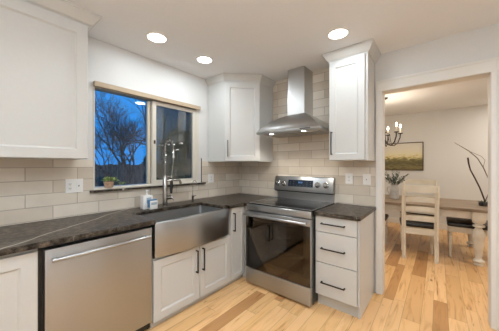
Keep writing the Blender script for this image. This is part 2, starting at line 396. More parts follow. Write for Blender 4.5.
# doorway casing
def casing_bm(ys, yo):
    bm = B(); t = .018; o = .057
    s = 1 if yo > 0 else -1
    a, b = (ys, ys+s*t)
    for (x0, x1, z0, z1) in ((OX0-.057, OX0+.004, .001, OZ-.004), (OX1-.004, OX1+o, .001, OZ-.004), (OX0-o, OX1+o, OZ-.004, OZ+.108)):
        box(bm, x0, x1, a, b, z0, z1, .003)
    box(bm, OX0-o, OX0-o+.022, b, b+s*.006, .001, OZ+.108, .002); box(bm, OX1+o-.022, OX1+o, b, b+s*.006, .001, OZ+.108, .002)
    box(bm, OX0-o+.022, OX1+o-.022, b, b+s*.006, OZ+.086, OZ+.108, .002)
    return bm
tr = bpy.data.objects.new('trim_1', None); col.objects.link(tr); tr['kind'] = 'structure'; tr['label'] = 'white cased opening between kitchen and dining room'
obj('casing', casing_bm(-.0005, -1), M['trimwhite'], tr); obj('casing', casing_bm(WT+.0005, 1), M['trimwhite'], tr)
bm = B(); box(bm, OX0, OX0+.006, .0, WT, .001, OZ); box(bm, OX1-.006, OX1, 0, WT, .001, OZ); box(bm, OX0, OX1, 0, WT, OZ-.006, OZ)
obj('jamb', bm, M['trimwhite'], tr)
bm = B(); box(bm, OX1+.064, RX-.001, -.016, -.0005, .001, .12, .003); struct('baseboard_back', bm, M['trimwhite'])

# window
wd = bpy.data.objects.new('window_1', None); col.objects.link(wd); wd['kind'] = 'structure'; wd['label'] = 'almond framed sliding window above the sink, dusk outside'
bm = B()   # outer frame lining the opening
xf0, xf1 = -.135, .004
box(bm, xf0, xf1, WY0+.001, WY0+.014, WZ0, WZ1-.001, .002); box(bm, xf0, xf1, WY1-.045, WY1-.001, WZ0, WZ1-.001, .002)
box(bm, xf0, xf1, WY0+.018, WY1-.045, WZ0, WZ0+.016, .002); box(bm, xf0, xf1, WY0+.018, WY1-.045, WZ1-.042, WZ1-.001, .002)
obj('window_frame', bm, M['sashvinyl'], wd)
bm = B(); box(bm, -.075, -.035, -1.475, -1.442, WZ0+.017, WZ1-.056, .003)
obj('fixed_sash_stile', bm, M['vinyl'], wd)
bm = B()   # sliding sash
ys0, ys1, zs0, zs1 = -1.438, WY1-.046, WZ0+.017, WZ1-.056
box(bm, -.034, .0, ys0, ys0+.045, zs0, zs1, .003); box(bm, -.034, .0, ys1-.045, ys1, zs0, zs1, .003)
box(bm, -.034, .0, ys0+.045, ys1-.045, zs0, zs0+.038, .003); box(bm, -.034, .0, ys0+.045, ys1-.045, zs1-.038, zs1, .003)
sash = obj('sliding_sash', bm, M['sashvinyl'], wd)
bm = B(); box(bm, .0005, .014, ys0+.012, ys0+.030, 1.585, 1.625, .003); obj('latch', bm, M['copperdot'], sash)
bm = B(); box(bm, -.020, -.016, ys0+.044, ys1-.044, zs0+.037, zs1-.037); obj('pane', bm, M['glass'], sash)
bm = B(); box(bm, -.090, -.089, ys0+.02, ys1+.001, zs0, zs1); obj('insect_screen', bm, M['screen'], wd)
bm = B(); box(bm, -.050, -.046, WY0+.013, -1.474, WZ0+.016, WZ1-.042); obj('pane', bm, M['glass'], wd)
bm = B(); box(bm, .0045, .040, -2.008, -.797, 2.068, 2.114, .003); obj('head_board', bm, M['tan'], wd, label='tan board over the window')
bm = B(); box(bm, .0095, .045, -2.040, -.712, 1.099, 1.119, .003); obj('granite_sill', bm, M['granite'], wd, label='dark granite window sill')
bm = B(); box(bm, .001, .0215, WY0-.002, WY1+.01, 1.1195, 1.134, .002); obj('sill_strip', bm, M['sashvinyl'], wd)

# ================================================================ recessed ceiling lights, some seen, others added as fill
def can_light(name, x, y, label, group, watts=None):
    t = thing(name, label, 'ceiling light', (x, y, CH), 0, group)
    bm = B(); lathe(bm, [(.098, -.0005), (.098, -.006), (.088, -.010), (.079, -.008), (.077, -.0005)], seg=36, cap=False); obj('trim_ring', bm, M['plastic'], t, True)
    bm = B(); lathe(bm, [(.077, -.004), (.077, -.0006)], seg=36); obj('diffuser', bm, M['lamp'], t)
    l = bpy.data.lights.new('can_lamp', 'AREA'); l.shape = 'DISK'; l.size = .14; l.energy = watts or CAN_WATTS; l.color = LAMP_COLOR if y < 0 else (1, .93, .82)
    lo = bpy.data.objects.new('can_lamp', l); col.objects.link(lo); lo.parent = t; lo.location = (0, 0, -.012)
    return t
gk = 'round recessed kitchen ceiling lights'
can_light('recessed_light', .458, -1.644, 'recessed ceiling light nearest the tall left wall cabinet', gk, 3.6)
can_light('recessed_light', .449, -1.08, 'recessed ceiling light closest to the corner wall cabinet', gk, 5)
can_light('recessed_light', 1.762, -.67, 'recessed ceiling light in front of the wall cabinet right of the hood', gk, 4.2)
can_light('recessed_light', 1.762, -2.1, 'added unseen recessed fill light over the middle of the kitchen floor', gk)  # kitchen lights from here on are out of view, added as fill
can_light('recessed_light', 1.762, -3.5, 'added unseen recessed fill light over the back of the kitchen', gk)
can_light('recessed_light', 3.3, -1.5, 'added unseen recessed fill light right of the dining room opening', gk)
can_light('recessed_light', 3.3, -2.8, 'added unseen recessed fill light near the right kitchen wall', gk)
can_light('recessed_light', 3.2, -3.5, 'added unseen recessed fill light in the rear right corner of the kitchen', gk)
can_light('recessed_light', .9, -4.0, 'added unseen recessed fill light in the rear left corner of the kitchen', gk, 5)
can_light('recessed_light', 1.0, .9, 'added unseen recessed fill light at the left of the dining room', 'added recessed dining room fill lights', 15)  # dining room cans are out of view, added to brighten that room
can_light('recessed_light', 3.6, 1.2, 'added unseen recessed fill light at the near right of the dining room', 'added recessed dining room fill lights', 15)
can_light('recessed_light', 3.7, 2.9, 'added unseen recessed fill light at the far right of the dining room', 'added recessed dining room fill lights', 15)

for i_, (x, y) in enumerate(((2.4, -4.0), (2.8, -2.9))):  # unseen pendants, added only to brighten the ceiling and room
    t = thing('added_fill_pendant', ('added unseen white bowl pendant that brightens the ceiling, nearer the wall behind the camera', 'added unseen white bowl pendant that brightens the ceiling, nearer the right wall')[i_], 'added pendant light', (x, y, 0), 0, 'added fill pendants behind the camera')
    bm = B(); lathe(bm, [(.06, CH-.0005), (.06, CH-.02), (.01, CH-.03)], seg=24)
    for k in range(3):
        a_ = 2*PI*k/3; tube(bm, [(0, 0, CH-.03), (.215*math.cos(a_), .215*math.sin(a_), 1.985)], .004, 6)
    obj('stem', bm, M['iron'], t, True)
    bm = B(); pr = [(.004, 1.86), (.08, 1.866), (.15, 1.89), (.20, 1.935), (.222, 1.985), (.216, 1.985), (.194, 1.94), (.146, 1.897), (.078, 1.873), (.004, 1.868)]
    lathe(bm, pr, seg=36); obj('bowl', bm, M['plastic'], t, True)
    l = bpy.data.lights.new('added_fill_lamp', 'AREA'); l.shape = 'DISK'; l.size = .30; l.energy = UP_WATTS; l.color = LAMP_COLOR
    lo = bpy.data.objects.new('added_fill_lamp', l); col.objects.link(lo); lo.parent = t; lo.location = (0, 0, 1.96); lo.rotation_euler = (PI, 0, 0)
# ================================================================ cabinets
# local frame: x to the right seen from the front, front faces -y, back on y=0
def shaker(bm, x0, x1, z0, z1, yf, th=.02, st=.066, rec=.010, bevel=.012):
    """door slab with a recessed, bevel-edged centre panel; front plane at y=yf, slab towards +y"""
    def ring(i, y): return [bm.verts.new(p) for p in ((x0+i, y, z0+i), (x1-i, y, z0+i), (x1-i, y, z1-i), (x0+i, y, z1-i))]
    r = [ring(0, yf+th), ring(0, yf+.003), ring(.003, yf), ring(st, yf), ring(st+.004, yf+.004), ring(st+bevel, yf+rec), ]
    for a, b in zip(r, r[1:]):
        for k in range(4): bm.faces.new((a[k], a[(k+1) % 4], b[(k+1) % 4], b[k]))
    bm.faces.new(r[-1]); bm.faces.new(r[0][::-1])
    bmesh.ops.recalc_face_normals(bm, faces=bm.faces)
    return bm
def pull_v(x, z0, z1, yf):
    bm = B(); w_ = .0055
    box(bm, x-w_, x+w_, yf-.036, yf-.025, z0, z1, .002)
    for z in (z0, z1-.012): box(bm, x-w_, x+w_, yf-.026, yf-.0005, z, z+.012, .0015)
    return bm
def pull_h(x0, x1, z, yf):
    bm = B(); w_ = .0055
    box(bm, x0, x1, yf-.036, yf-.025, z-w_, z+w_, .002)
    for x in (x0, x1-.012): box(bm, x, x+.012, yf-.026, yf-.0005, z-w_, z+w_, .0015)
    return bm
def sweep_crown(path, z0, z1, proj, closed=False):
    """crown moulding along a plan polyline; outward = right-hand side of travel"""
    prof = [(0, z0), (.006, z0), (.008, z0+.012), (proj*.35, z0+.022), (proj*.72, z0+(z1-z0)*.62), (proj*.92, z1-.014), (proj, z1-.012), (proj, z1), (0, z1)]
    pts = [Vector((x, y)) for x, y in path]; n = len(pts); bm = B(); rings = []
    for i, p in enumerate(pts):
        def nrm(a, b): d = (b-a).normalized(); return Vector((d.y, -d.x))
        ns = []
        if i > 0: ns.append(nrm(pts[i-1], p))
        if i < n-1: ns.append(nrm(p, pts[i+1]))
        m_ = sum(ns, Vector((0, 0))); m_.normalize(); k = 1/max(.3, m_.dot(ns[0]))
        rings.append([bm.verts.new((p.x+m_.x*k*o, p.y+m_.y*k*o, z)) for o, z in prof])
    q = len(prof)
    for a, b in zip(rings, rings[1:]):
        for k in range(q): bm.faces.new((a[k], a[(k+1) % q], b[(k+1) % q], b[k]))
    bm.faces.new(rings[0][::-1]); bm.faces.new(rings[-1])
    bmesh.ops.recalc_face_normals(bm, faces=bm.faces)
    return bm
UB, UT = 1.395, 2.440
# left wall cabinet (on window wall: rotate +90deg, local x -> world +y, local -y -> world +x)
t = thing('wall_cabinet', 'large white wall cabinet at far left above the outlet, left of the window', 'wall cabinet', (.001, -2.95, 0), PI/2, 'white shaker wall cabinets')
W = .80
bm = B(); box(bm, 0, W, -.330, 0, UB, UT, .001); obj('body', bm, M['cab'], t)
bm = B(); shaker(bm, .205, W-.002, UB+.002, UT-.028, -.352, st=.070); d = obj('door', bm, M['cab'], t)
obj('handle', pull_v(.235, 1.44, 1.66, -.352), M['pull'], d)
bm = B(); shaker(bm, .004, .200, UB+.002, UT-.028, -.352, st=.05); d = obj('door', bm, M['cab'], t)
obj('crown', sweep_crown([(0, -.331), (W, -.331), (W, -.001)], UT-.024, CH-.001, .075), M['cab'], t)
# corner wall cabinet
ca, cd = .645, .322
t = thing('corner_cabinet', 'white diagonal corner wall cabinet between window and range hood', 'wall cabinet', (0, 0, 0), 0, 'white shaker wall cabinets')
poly = [(.0105, -.0105), (.0105, -ca), (cd, -ca), (ca, -cd), (ca, -.0105)]
bm = B(); prism(bm, poly, UB, UT); obj('body', bm, M['cab'], t)
ln = math.hypot(ca-cd, ca-cd)
def diag(o):  # place a part made in local door frame onto the diagonal
    o.location = (cd, -ca, 0); o.rotation_euler = (0, 0, PI/4)
bm = B(); shaker(bm, .006, ln-.006, UB+.006, UT-.036, -.026, st=.062); d = obj('door', bm, M['cab'], t); diag(d)
obj('handle', pull_v(.042, 1.455, 1.665, -.026), M['pull'], d)
obj('crown', sweep_crown([(.0015, -ca-.001), (cd, -ca-.001), (ca+.001, -cd), (ca+.001, -.0105)], UT-.010, CH-.001, .048), M['cab'], t)
# right wall cabinet
t = thing('wall_cabinet', 'narrow white wall cabinet between range hood and dining room opening', 'wall cabinet', (1.562, -.001, 0), 0, 'white shaker wall cabinets')
W = .368
bm = B(); box(bm, 0, W, -.330, -.010, UB, UT, .001); obj('body', bm, M['cab'], t)
bm = B(); shaker(bm, .004, W-.022, UB+.004, UT-.030, -.351, st=.062); d = obj('door', bm, M['cab'], t)
obj('handle', pull_v(.034, 1.455, 1.690, -.351), M['pull'], d)
obj('crown', sweep_crown([(0, -.010), (0, -.331), (W, -.331), (W, -.010)], UT-.024, CH-.001, .058), M['cab'], t)

# ---- base cabinets
CT, CB = .908, .876     # counter top / underside
DF = -.655              # door face (window wall)
TK = .075
def base_body(W, depth=.632, top=CB-.002, tk=TK, toe=.605):
    bm = B(); box(bm, 0, W, -depth, -.002, tk, top, .001)
    return bm
def toe_bm(W, toe=.610, tk=TK):
    bm = B(); box(bm, 0.001, W-.001, -toe, -toe+.015, .001, tk-.0005); return bm
t = thing('base_cabinet', 'white base cabinet at far left, left of the dishwasher', 'base cabinet', (.001, -3.10, 0), PI/2, 'white shaker base cabinets')
W = .613
obj('body', base_body(W), M['cab'], t); obj('toe_kick', toe_bm(W), M['toe'], t)
bm = B(); shaker(bm, .02, W-.002, TK+.004, CB-.026, DF, st=.072); d = obj('door', bm, M['cab'], t)
obj('handle', pull_v(.055, .60, .80, DF), M['pull'], d)
# sink base
t = thing('sink_cabinet', 'white two-door cabinet under the farmhouse sink', 'base cabinet', (.001, -1.787, 0), PI/2, 'white shaker base cabinets')
W = .915
bm = B(); box(bm, 0, W, -.632, -.002, TK, .575, .001); obj('body', bm, M['cab'], t); obj('toe_kick', toe_bm(W), M['toe'], t)
bm = B(); shaker(bm, .004, .474, TK-.015, .565, DF, st=.066); d = obj('door', bm, M['cab'], t); obj('handle', pull_v(.430, .325, .540, DF), M['pull'], d)
bm = B(); shaker(bm, .480, W-.004, TK-.015, .565, DF, st=.066); d = obj('door', bm, M['cab'], t); obj('handle', pull_v(.508, .325, .540, DF), M['pull'], d)
# narrow cabinet by the range
t = thing('base_cabinet', 'narrow white base cabinet between the sink and the range', 'base cabinet', (.001, -.870, 0), PI/2, 'white shaker base cabinets')
W = .238
obj('body', base_body(W), M['cab'], t); obj('toe_kick', toe_bm(W), M['toe'], t)
bm = B(); shaker(bm, .004, W-.004, TK-.015, CB-.012, DF, st=.05); d = obj('door', bm, M['cab'], t); obj('handle', pull_v(.032, .605, .810, DF), M['pull'], d)
# blind corner filler cabinet
t = thing('corner_base_cabinet', 'white blind corner base cabinet between narrow cabinet and range', 'base cabinet', (.001, -.630, 0), 0)
bm = B(); box(bm, .0, .726, .003, .626, TK, CB-.002); box(bm, .612, .726, .003, .02, .001, TK); obj('body', bm, M['cab'], t)
# drawer base right of the range
DX = 1.531
t = thing('drawer_cabinet', 'white three-drawer base cabinet right of the range', 'base cabinet', (DX, -.001, 0), 0, 'white shaker base cabinets')
W = .392
bm = B(); box(bm, 0, W-.014, -.600, -.002, .115, CB-.002); box(bm, W-.018, W, -.600, -.002, .115, CB-.002)
box(bm, W-.018, W, -.575, -.002, .001, .115); obj('body', bm, M['cab'], t)
bm = B(); box(bm, .002, W-.019, -.563, -.548, .001, .1145); obj('toe_kick', bm, M['toe'], t)
for (z0, z1, hz) in ((.722, CB-.010, .802), (.432, .716, .570), (.122, .426, .252)):
    bm = B(); box(bm, .003, W-.016, -.622, -.602, z0, z1, .0025); d = obj('drawer', bm, M['cab'], t)
    obj('handle', pull_h(.062, .280, hz, -.622), M['pull'], d)

# ---- countertops
CF = .690
def counter_poly():
    # L-shaped, sink notch open to the front
    x0 = .0100
    return [(x0, -3.10), (CF, -3.10), (CF, -1.786), (.262, -1.786), (.262, -.985), (.640, -.985), (.640, -.935), (CF, -.935), (CF, -.690), (.729, -.690), (.729, -.0105), (x0, -.0105)]
bm = prism(B(), counter_poly(), CB, CT)
ed = [e for e in bm.edges if all(abs(v.co.z-CT) < 1e-5 for v in e.verts) and len(e.link_faces) == 2]
bmesh.ops.bevel(bm, geom=ed, offset=.004, segments=2, affect='EDGES')
tag(obj('countertop', bm, M['granite']), 'long dark granite countertop around the sink, left of the range', 'countertop', 'dark granite countertops')
bm = B(); box(bm, 1.530, 1.944, -.655, -.0105, CB, CT, .004)
tag(obj('countertop', bm, M['granite']), 'short dark granite countertop on the drawer cabinet right of the range', 'countertop', 'dark granite countertops')

# ---- dishwasher
t = thing('dishwasher', 'stainless steel dishwasher left of the sink with a bar handle', 'dishwasher', (.001, -2.483, 0), PI/2)
W = .692
bm = B(); box(bm, .002, W-.002, -.610, -.03, .02, CB-.003); obj('body', bm, M['black'], t)
bm = B(); box(bm, .024, W-.008, -.658, -.6105, .085, .846, .004, 3)
obj('door_panel', bm, M['steel'], t, True)
bm = B(); box(bm, .03, W-.01, -.60, -.59, .003, .019); obj('toe_panel', bm, M['black'], t)
bm = B()
pts = [(.050+(W-.095)*i/12, -.700-.010*math.sin(PI*i/12), .788) for i in range(13)]
tube(bm, pts, .011, 12)
for x in (.066, W-.062): tube(bm, [(x, -.659, .788), (x, -.702, .788)], .008, 10)
obj('handle', bm, M['steel'], t, True)

# ---- farmhouse sink
t = thing('farmhouse_sink', 'stainless steel farmhouse sink with bowed apron front', 'sink', (0, 0, 0))
Y0, Y1, ZB_, ZT_ = -1.783, -.937, .592, .880
bm = B()
n = 20; fr, bk = [], []
for i in range(n+1):
    u = i/n; y = Y0+(Y1-Y0)*u; x = .676+.050*math.sin(PI*u)**.8
    fr.append((x, y)); bk.append((.658, y))
def strip(bm, prof):   # prof rows: list of (dx, z) rows applied over fr
    rows = [[bm.verts.new((fr[i][0]+dx, fr[i][1], z)) for i in range(n+1)] for dx, z in prof]
    br = [bm.verts.new((.634 if False else .6585, fr[i][1], ZT_-.001)) for i in range(n+1)]
    bb = [bm.verts.new((.6585, fr[i][1], ZB_)) for i in range(n+1)]
    allr = [bb]+rows+[br]
    for a, b in zip(allr, allr[1:]+[allr[0]]):
        for k in range(n): bm.faces.new((a[k], a[k+1], b[k+1], b[k]))
    bm.faces.new([r[0] for r in allr]); bm.faces.new([r[-1] for r in allr][::-1])
    bmesh.ops.recalc_face_normals(bm, faces=bm.faces)
strip(bm, [(-.012, ZB_), (-.003, ZB_+.004), (0, ZB_+.014), (0, ZT_-.014), (-.004, ZT_-.003), (-.012, ZT_)])
obj('apron', bm, M['steel'], t, True)
bm = B(); r_ = .0
bx0, bx1, by0, by1, bz0, bz1 = .268, .6575, Y0+.002, -.988, .655, .875
def ringv(x0, x1, y0, y1, z, rad, k=5):
    out = []
    for cx_, cy_, a0 in ((x1-rad, y1-rad, 0), (x0+rad, y1-rad, PI/2), (x0+rad, y0+rad, PI), (x1-rad, y0+rad, 1.5*PI)):
        for i in range(k+1):
            a = a0+PI/2*i/k; out.append(bm.verts.new((cx_+rad*math.cos(a), cy_+rad*math.sin(a), z)))
    return out
R_ = [ringv(bx0-.004, bx1, by0, by1+.004, bz0-.012, .03), ringv(bx0-.004, bx1, by0, by1+.004, bz1, .03), ringv(bx0+.010, bx1-.010, by0+.012, by1-.010, bz1, .03),
      ringv(bx0+.012, bx1-.012, by0+.014, by1-.012, bz0+.03, .035), ringv(bx0+.04, bx1-.04, by0+.04, by1-.04, bz0, .03)]
for a, b in zip(R_, R_[1:]):
    q = len(a)
    for k in range(q): bm.faces.new((a[k], a[(k+1) % q], b[(k+1) % q], b[k]))
bm.faces.new(R_[-1]); bm.faces.new(R_[0][::-1]); bmesh.ops.recalc_face_normals(bm, faces=bm.faces)
obj('basin', bm, M['steel'], t, True)
bm = B(); lathe(bm, [(.045, .0), (.045, .004), (.030, .005), (.028, .001)], (.45, -1.38, .6555), 24); obj('drain', bm, M['chrome'], t, True)
bm = B(); box(bm, .266, .6575, -.985, -.936, .80, .875, .004); obj('side_rim', bm, M['steel'], t)

# ---- pull-down spring faucet
fx, fy = .175, -1.392
t = thing('kitchen_faucet', 'tall polished spring kitchen faucet standing behind the farmhouse sink', 'faucet', (fx, fy, CT))
bm = B(); lathe(bm, [(.030, .0005), (.030, .008), (.024, .012), (.025, .02), (.025, .305), (.018, .315), (.018, .335)], seg=20); obj('body', bm, M['chrome'], t, True)
bm = B(); tube(bm, [(0, 0, .33), (0, 0, .56)]+[(0, .050-.050*math.cos(a), .62+.085*math.sin(a)) for a in [PI*i/12 for i in range(13)]]+[(0, .100, .60)], .0065, 10)
obj('hose', bm, M['chrome'], t, True)
# spring coil round the riser and arch
cl = [Vector((0, 0, .42+.20*i/40)) for i in range(40)]+[Vector((0, .050-.050*math.cos(PI*i/30), .62+.085*math.sin(PI*i/30))) for i in range(31)]
tot = len(cl); pts = []
turns = 14; S_ = 9
for i in range(turns*S_):
    f_ = i/(turns*S_-1)*(tot-1); k = min(int(f_), tot-2); p = cl[k].lerp(cl[k+1], f_-k); d_ = (cl[k+1]-cl[k]).normalized()
    u_ = Vector((1, 0, 0)); v_ = d_.cross(u_).normalized(); a = 2*PI*i/S_
    pts.append(p+.018*(math.cos(a)*u_+math.sin(a)*v_))
bm = B(); tube(bm, pts, .0048, 6); obj('spring', bm, M['chrome'], t, True)
bm = B(); lathe(bm, [(.008, 0), (.014, -.012), (.015, -.075), (.019, -.085), (.019, -.10), (.012, -.102)], (0, .100, .615), 16); sh = obj('spray_head', bm, M['chrome'], t, True)
bm = B(); tube(bm, [(0, .100, .515), (0, .094, .44), (0, .084, .36), (0, .078, .315)], .0048, 8); obj('wand', bm, M['chrome'], t, True)
bm = B(); tube(bm, [(0, .0, .310), (0, .075, .316)], .012, 12); lathe(bm, [(.018, -.018), (.018, .018)], (0, .078, .316), 16); obj('holder_arm', bm, M['chrome'], t, True)
bm = B(); tube(bm, [(0, .018, .268)]+[(0, .10+.05*i/6, .268) for i in range(6)]+[(0, .158, .262), (0, .168, .245), (0, .170, .225)], [.013]*10, 12) if False else tube(bm, [(0, .018, .275), (.01, .10, .277), (.02, .150, .276), (.023, .168, .268), (.025, .176, .250), (.025, .178, .228)], .013, 12)
obj('spout', bm, M['chrome'], t, True)
bm = B(); tube(bm, [(0, .078, .298), (0, .078, .22), (0, .074, .13)], [.014, .017, .012], 12); obj('black_grip', bm, M['black'], t, True, 'black grip')
bm = B(); tube(bm, [(0, .015, .09), (0, .075, .09)], .022, 14); tube(bm, [(0, .05, .10), (.01, .066, .105), (.03, .085, .055)], [.008, .008, .006], 8); obj('handle', bm, M['chrome'], t, True)
bm = B(); tube(bm, [(-.045, -.055, .655), (.0, -.014, .648)], [.004, .009], 10)
obj('spray_lever', bm, M['chrome'], t, True)
bm = B(); tube(bm, [(0, .115, .60), (.03, .15, .612)], [.008, .004], 10)
obj('spray_trigger', bm, M['chrome'], t, True)
# small filtered-water tap
t = thing('filter_tap', 'small slim chrome filtered-water tap right of the spring faucet', 'faucet', (.185, -1.036, CT))
bm = B(); lathe(bm, [(.020, .0005), (.020, .006), (.011, .010), (.011, .055), (.014, .060), (.014, .078), (.006, .084)], seg=16); obj('body', bm, M['chrome'], t, True)
bm = B(); tube(bm, [(0, 0, .08), (0, 0, .225)]+[(.035-.035*math.cos(a), 0, .225+.035*math.sin(a)) for a in [PI*i/8 for i in range(1, 9)]]+[(.07, 0, .205)], .0035, 8); obj('spout', bm, M['chrome'], t, True)
bm = B(); tube(bm, [(.0, .010, .07), (.0, .045, .078)], [.006, .004], 8); obj('handle', bm, M['chrome'], t, True)

# soap dispenser caddy
t = thing('soap_dispenser', 'white soap dispenser with pump on the counter behind the sink', 'soap dispenser', (.165, -1.588, CT), 0)
bm = B(); box(bm, -.034, .034, -.052, .046, .0005, .135, .006, 3); obj('bottle', bm, M['plastic'], t, True)
bm = B(); box(bm, .0342, .0352, -.020, .030, .060, .115); obj('label', bm, M['plasticgrey'], t)
bm = B(); lathe(bm, [(.012, .1345), (.012, .150), (.005, .152), (.005, .180), (.011, .182), (.011, .192)], seg=14); tube(bm, [(0, 0, .187), (.038, .0, .184)], .005, 8); obj('pump', bm, M['plastic'], t, True)
t = thing('sponge_holder', 'small white and blue sponge holder in front of the soap dispenser', 'sponge holder', (.226, -1.556, CT), 0)
bm = B(); box(bm, -.022, .022, -.040, .040, .0005, .085, .006, 3); obj('cup', bm, M['plastic'], t, True)
bm = B(); box(bm, -.0155, .0155, -.045, .034, .0855, .098, .003); box(bm, -.020, .020, -.048, -.0405, .02, .095, .002); obj('sponge', bm, M['plasticblue'], t)
bm = B(); box(bm, .0222, .0230, -.030, .032, .045, .070); obj('label', bm, M['plasticgrey'], t)

# succulent pot on the sill
t = thing('potted_succulent', 'clay pot of small green succulents on the left end of the window sill', 'potted plant', (.020, -1.885, 1.119))
bm = B(); lathe(bm, [(.014, .0), (.019, .002), (.024, .05), (.025, .056), (.022, .056), (.021, .048)], seg=20)
for v in bm.verts: v.co.y *= 1.9; v.co.z = v.co.z+.0155 if v.co.z > -1 else v.co.z
for v in bm.verts: v.co.x *= .98
obj('pot', bm, M['clay'], t, True)
bm = B()
def leaf(bm, p, d, ln_, wd_, th_=.25):
    d = d.normalized(); s_ = d.cross(Vector((0, 0, 1)));
    if s_.length < .01: s_ = Vector((1, 0, 0))
    s_.normalize(); n_ = s_.cross(d)
    a = bm.verts.new(p); b = bm.verts.new(p+d*ln_*.5+s_*wd_); c = bm.verts.new(p+d*ln_); e = bm.verts.new(p+d*ln_*.5-s_*wd_)
    u = bm.verts.new(p+d*ln_*.5+n_*wd_*th_*2); w2_ = bm.verts.new(p+d*ln_*.5-n_*wd_*th_)
    for f in ((a, b, u), (b, c, u), (c, e, u), (e, a, u), (b, a, w2_), (c, b, w2_), (e, c, w2_), (a, e, w2_)): bm.faces.new(f)
R = random.Random(3)
for k in range(9):
    cx_, cy_ = R.uniform(-.005, .012), R.uniform(-.045, .055); cz_ = .070+R.uniform(0, .02)
    for j in range(11):
        a = 2*PI*j/11+R.random(); e = R.uniform(.3, 1.2); leaf(bm, Vector((cx_, cy_, cz_)), Vector((math.cos(a)*math.cos(e)*.6, math.sin(a)*math.cos(e), math.sin(e))), R.uniform(.028, .045), .008)
for k in range(26):   # trailing stems to the right
    u = k/25; p = Vector((.012+.012*u, .05+.085*u, .075-.045*u+.012*math.sin(9*u))); a = R.uniform(0, 6.28)
    leaf(bm, p, Vector((abs(math.cos(a))*.4, math.sin(a), R.uniform(.1, .8))), R.uniform(.022, .034), .007)
tube(bm, [(.010, .03, .074), (.016, .08, .062), (.022, .13, .032)], .002, 6)
obj('succulents', bm, M['leaf'], t)
bm = B(); lathe(bm, [(.019, .062), (.019, .066)], seg=16)
for v in bm.verts: v.co.y *= 1.8
obj('soil', bm, M['soil'], t)

# ---- outlets
def outlet(loc, rz, label, gang=1, kind='outlet', w1=.072, h=.117):
    t = thing('wall_outlet' if kind == 'outlet' else 'light_switch', label, 'outlet' if kind == 'outlet' else 'switch', loc, rz, 'white plates on the tile wall')
    W_ = w1 if gang == 1 else w1*1.75
    bm = B(); box(bm, -W_/2, W_/2, -.0065, -.0002, -h/2, h/2, .002); obj('plate', bm, M['plastic'], t)
    cs = [0] if gang == 1 else [-.031, .031]
    for i, c in enumerate(cs):
        bm = B(); box(bm, c-.0165, c+.0165, -.0085, -.0066, -.033, .033, .001); ins = obj('insert', bm, M['plastic'], t)
        bm = B()
        if kind == 'outlet' and i == 0:
            for z in (-.018, .018):
                box(bm, c-.008, c-.005, -.0092, -.0086, z-.005, z+.005); box(bm, c+.004, c+.007, -.0092, -.0086, z-.005, z+.005); box(bm, c-.002, c+.002, -.0092, -.0086, z-.012, z-.008)
        else:
            box(bm, c-.005, c+.005, -.0092, -.0086, -.006, -.001); box(bm, c-.005, c+.005, -.0092, -.0086, .001, .006)
        obj('socket_slots', bm, M['slot'], ins)
outlet((TT, -2.153, 1.169), PI/2, 'wide white double outlet plate on tile under the left cabinet', 2)
outlet((TT, -.598, 1.167), PI/2, 'single white outlet plate on tile right of the window', 1, w1=.10)
outlet((1.668, -TT, 1.197), 0, 'white outlet plate nearer the range, on tile under right cabinet', 1, w1=.078)
outlet((1.850, -TT, 1.193), 0, 'white switch plate next to the dining opening casing', 1, 'switch', w1=.078)

# ---- range hood
t = thing('range_hood', 'stainless steel chimney range hood over the electric range', 'range hood', (1.125, -.0105, 0))
HZ = 1.722; hw, hd = .400, .490
bm = B()
def rect(w_, d_, z, wl=None, y1=0.0):
    return [bm.verts.new((-w_, -d_, z)), bm.verts.new((w_, -d_, z)), bm.verts.new((w_, y1, z)), bm.verts.new((-w_, y1, z))]
rows = [(hw-.004, hd-.004, HZ), (hw, hd, HZ+.003), (hw, hd, HZ+.026), (hw-.004, hd-.004, HZ+.030)]
cw_, cdp = .113, .238
for i in range(1, 11):
    u = i/10; k = (1-math.cos(u*PI/2))**1.0 if False else u
    z = HZ+.030+(1.955-HZ-.030)*(u**.93 + .16*math.sin(PI*u)*0.35)
    rows.append((hw-.004-(hw-.004-cw_-.012)*u, hd-.004-(hd-.004-cdp-.010)*(u**1.25), z))
rr = [rect(*r) for r in rows]
for a, b in zip(rr, rr[1:]):
    for k in range(4): bm.faces.new((a[k], a[(k+1) % 4], b[(k+1) % 4], b[k]))
bm.faces.new(rr[-1]); bm.faces.new(rr[0][::-1]); bmesh.ops.recalc_face_normals(bm, faces=bm.faces)
obj('canopy', bm, M['steelh'], t, True)
bm = B(); box(bm, -cw_, cw_, -cdp, 0, 1.957, 2.262, .002); box(bm, -cw_+.004, cw_-.004, -cdp+.004, 0, 2.262, CH-.001, .002); obj('chimney', bm, M['steelh'], t)
bm = B(); box(bm, -.33, -.005, -.36, -.05, HZ-.006, HZ-.0005, .002); box(bm, .005, .33, -.36, -.05, HZ-.006, HZ-.0005, .002)
obj('filter', bm, M['hoodunder'], t)
for x in (-.235, .185):
    bm = B(); lathe(bm, [(.022, -.004), (.022, -.0005)], (x, -.405, HZ), 20); d = obj('hood_light', bm, M['lamp'], t)
    l = bpy.data.lights.new('hood_lamp', 'SPOT'); l.energy = 5; l.color = (1, .9, .76); l.spot_size = 2.3; l.spot_blend = .6; l.shadow_soft_size = .025
    lo = bpy.data.objects.new('hood_lamp', l); col.objects.link(lo); lo.parent = t; lo.location = (x, -.405, HZ-.03)
bm = B(); box(bm, .18, .30, -hd-.002, -hd-.0003, HZ+.009, HZ+.020); obj('control_strip', bm, M['steeldark'], t)

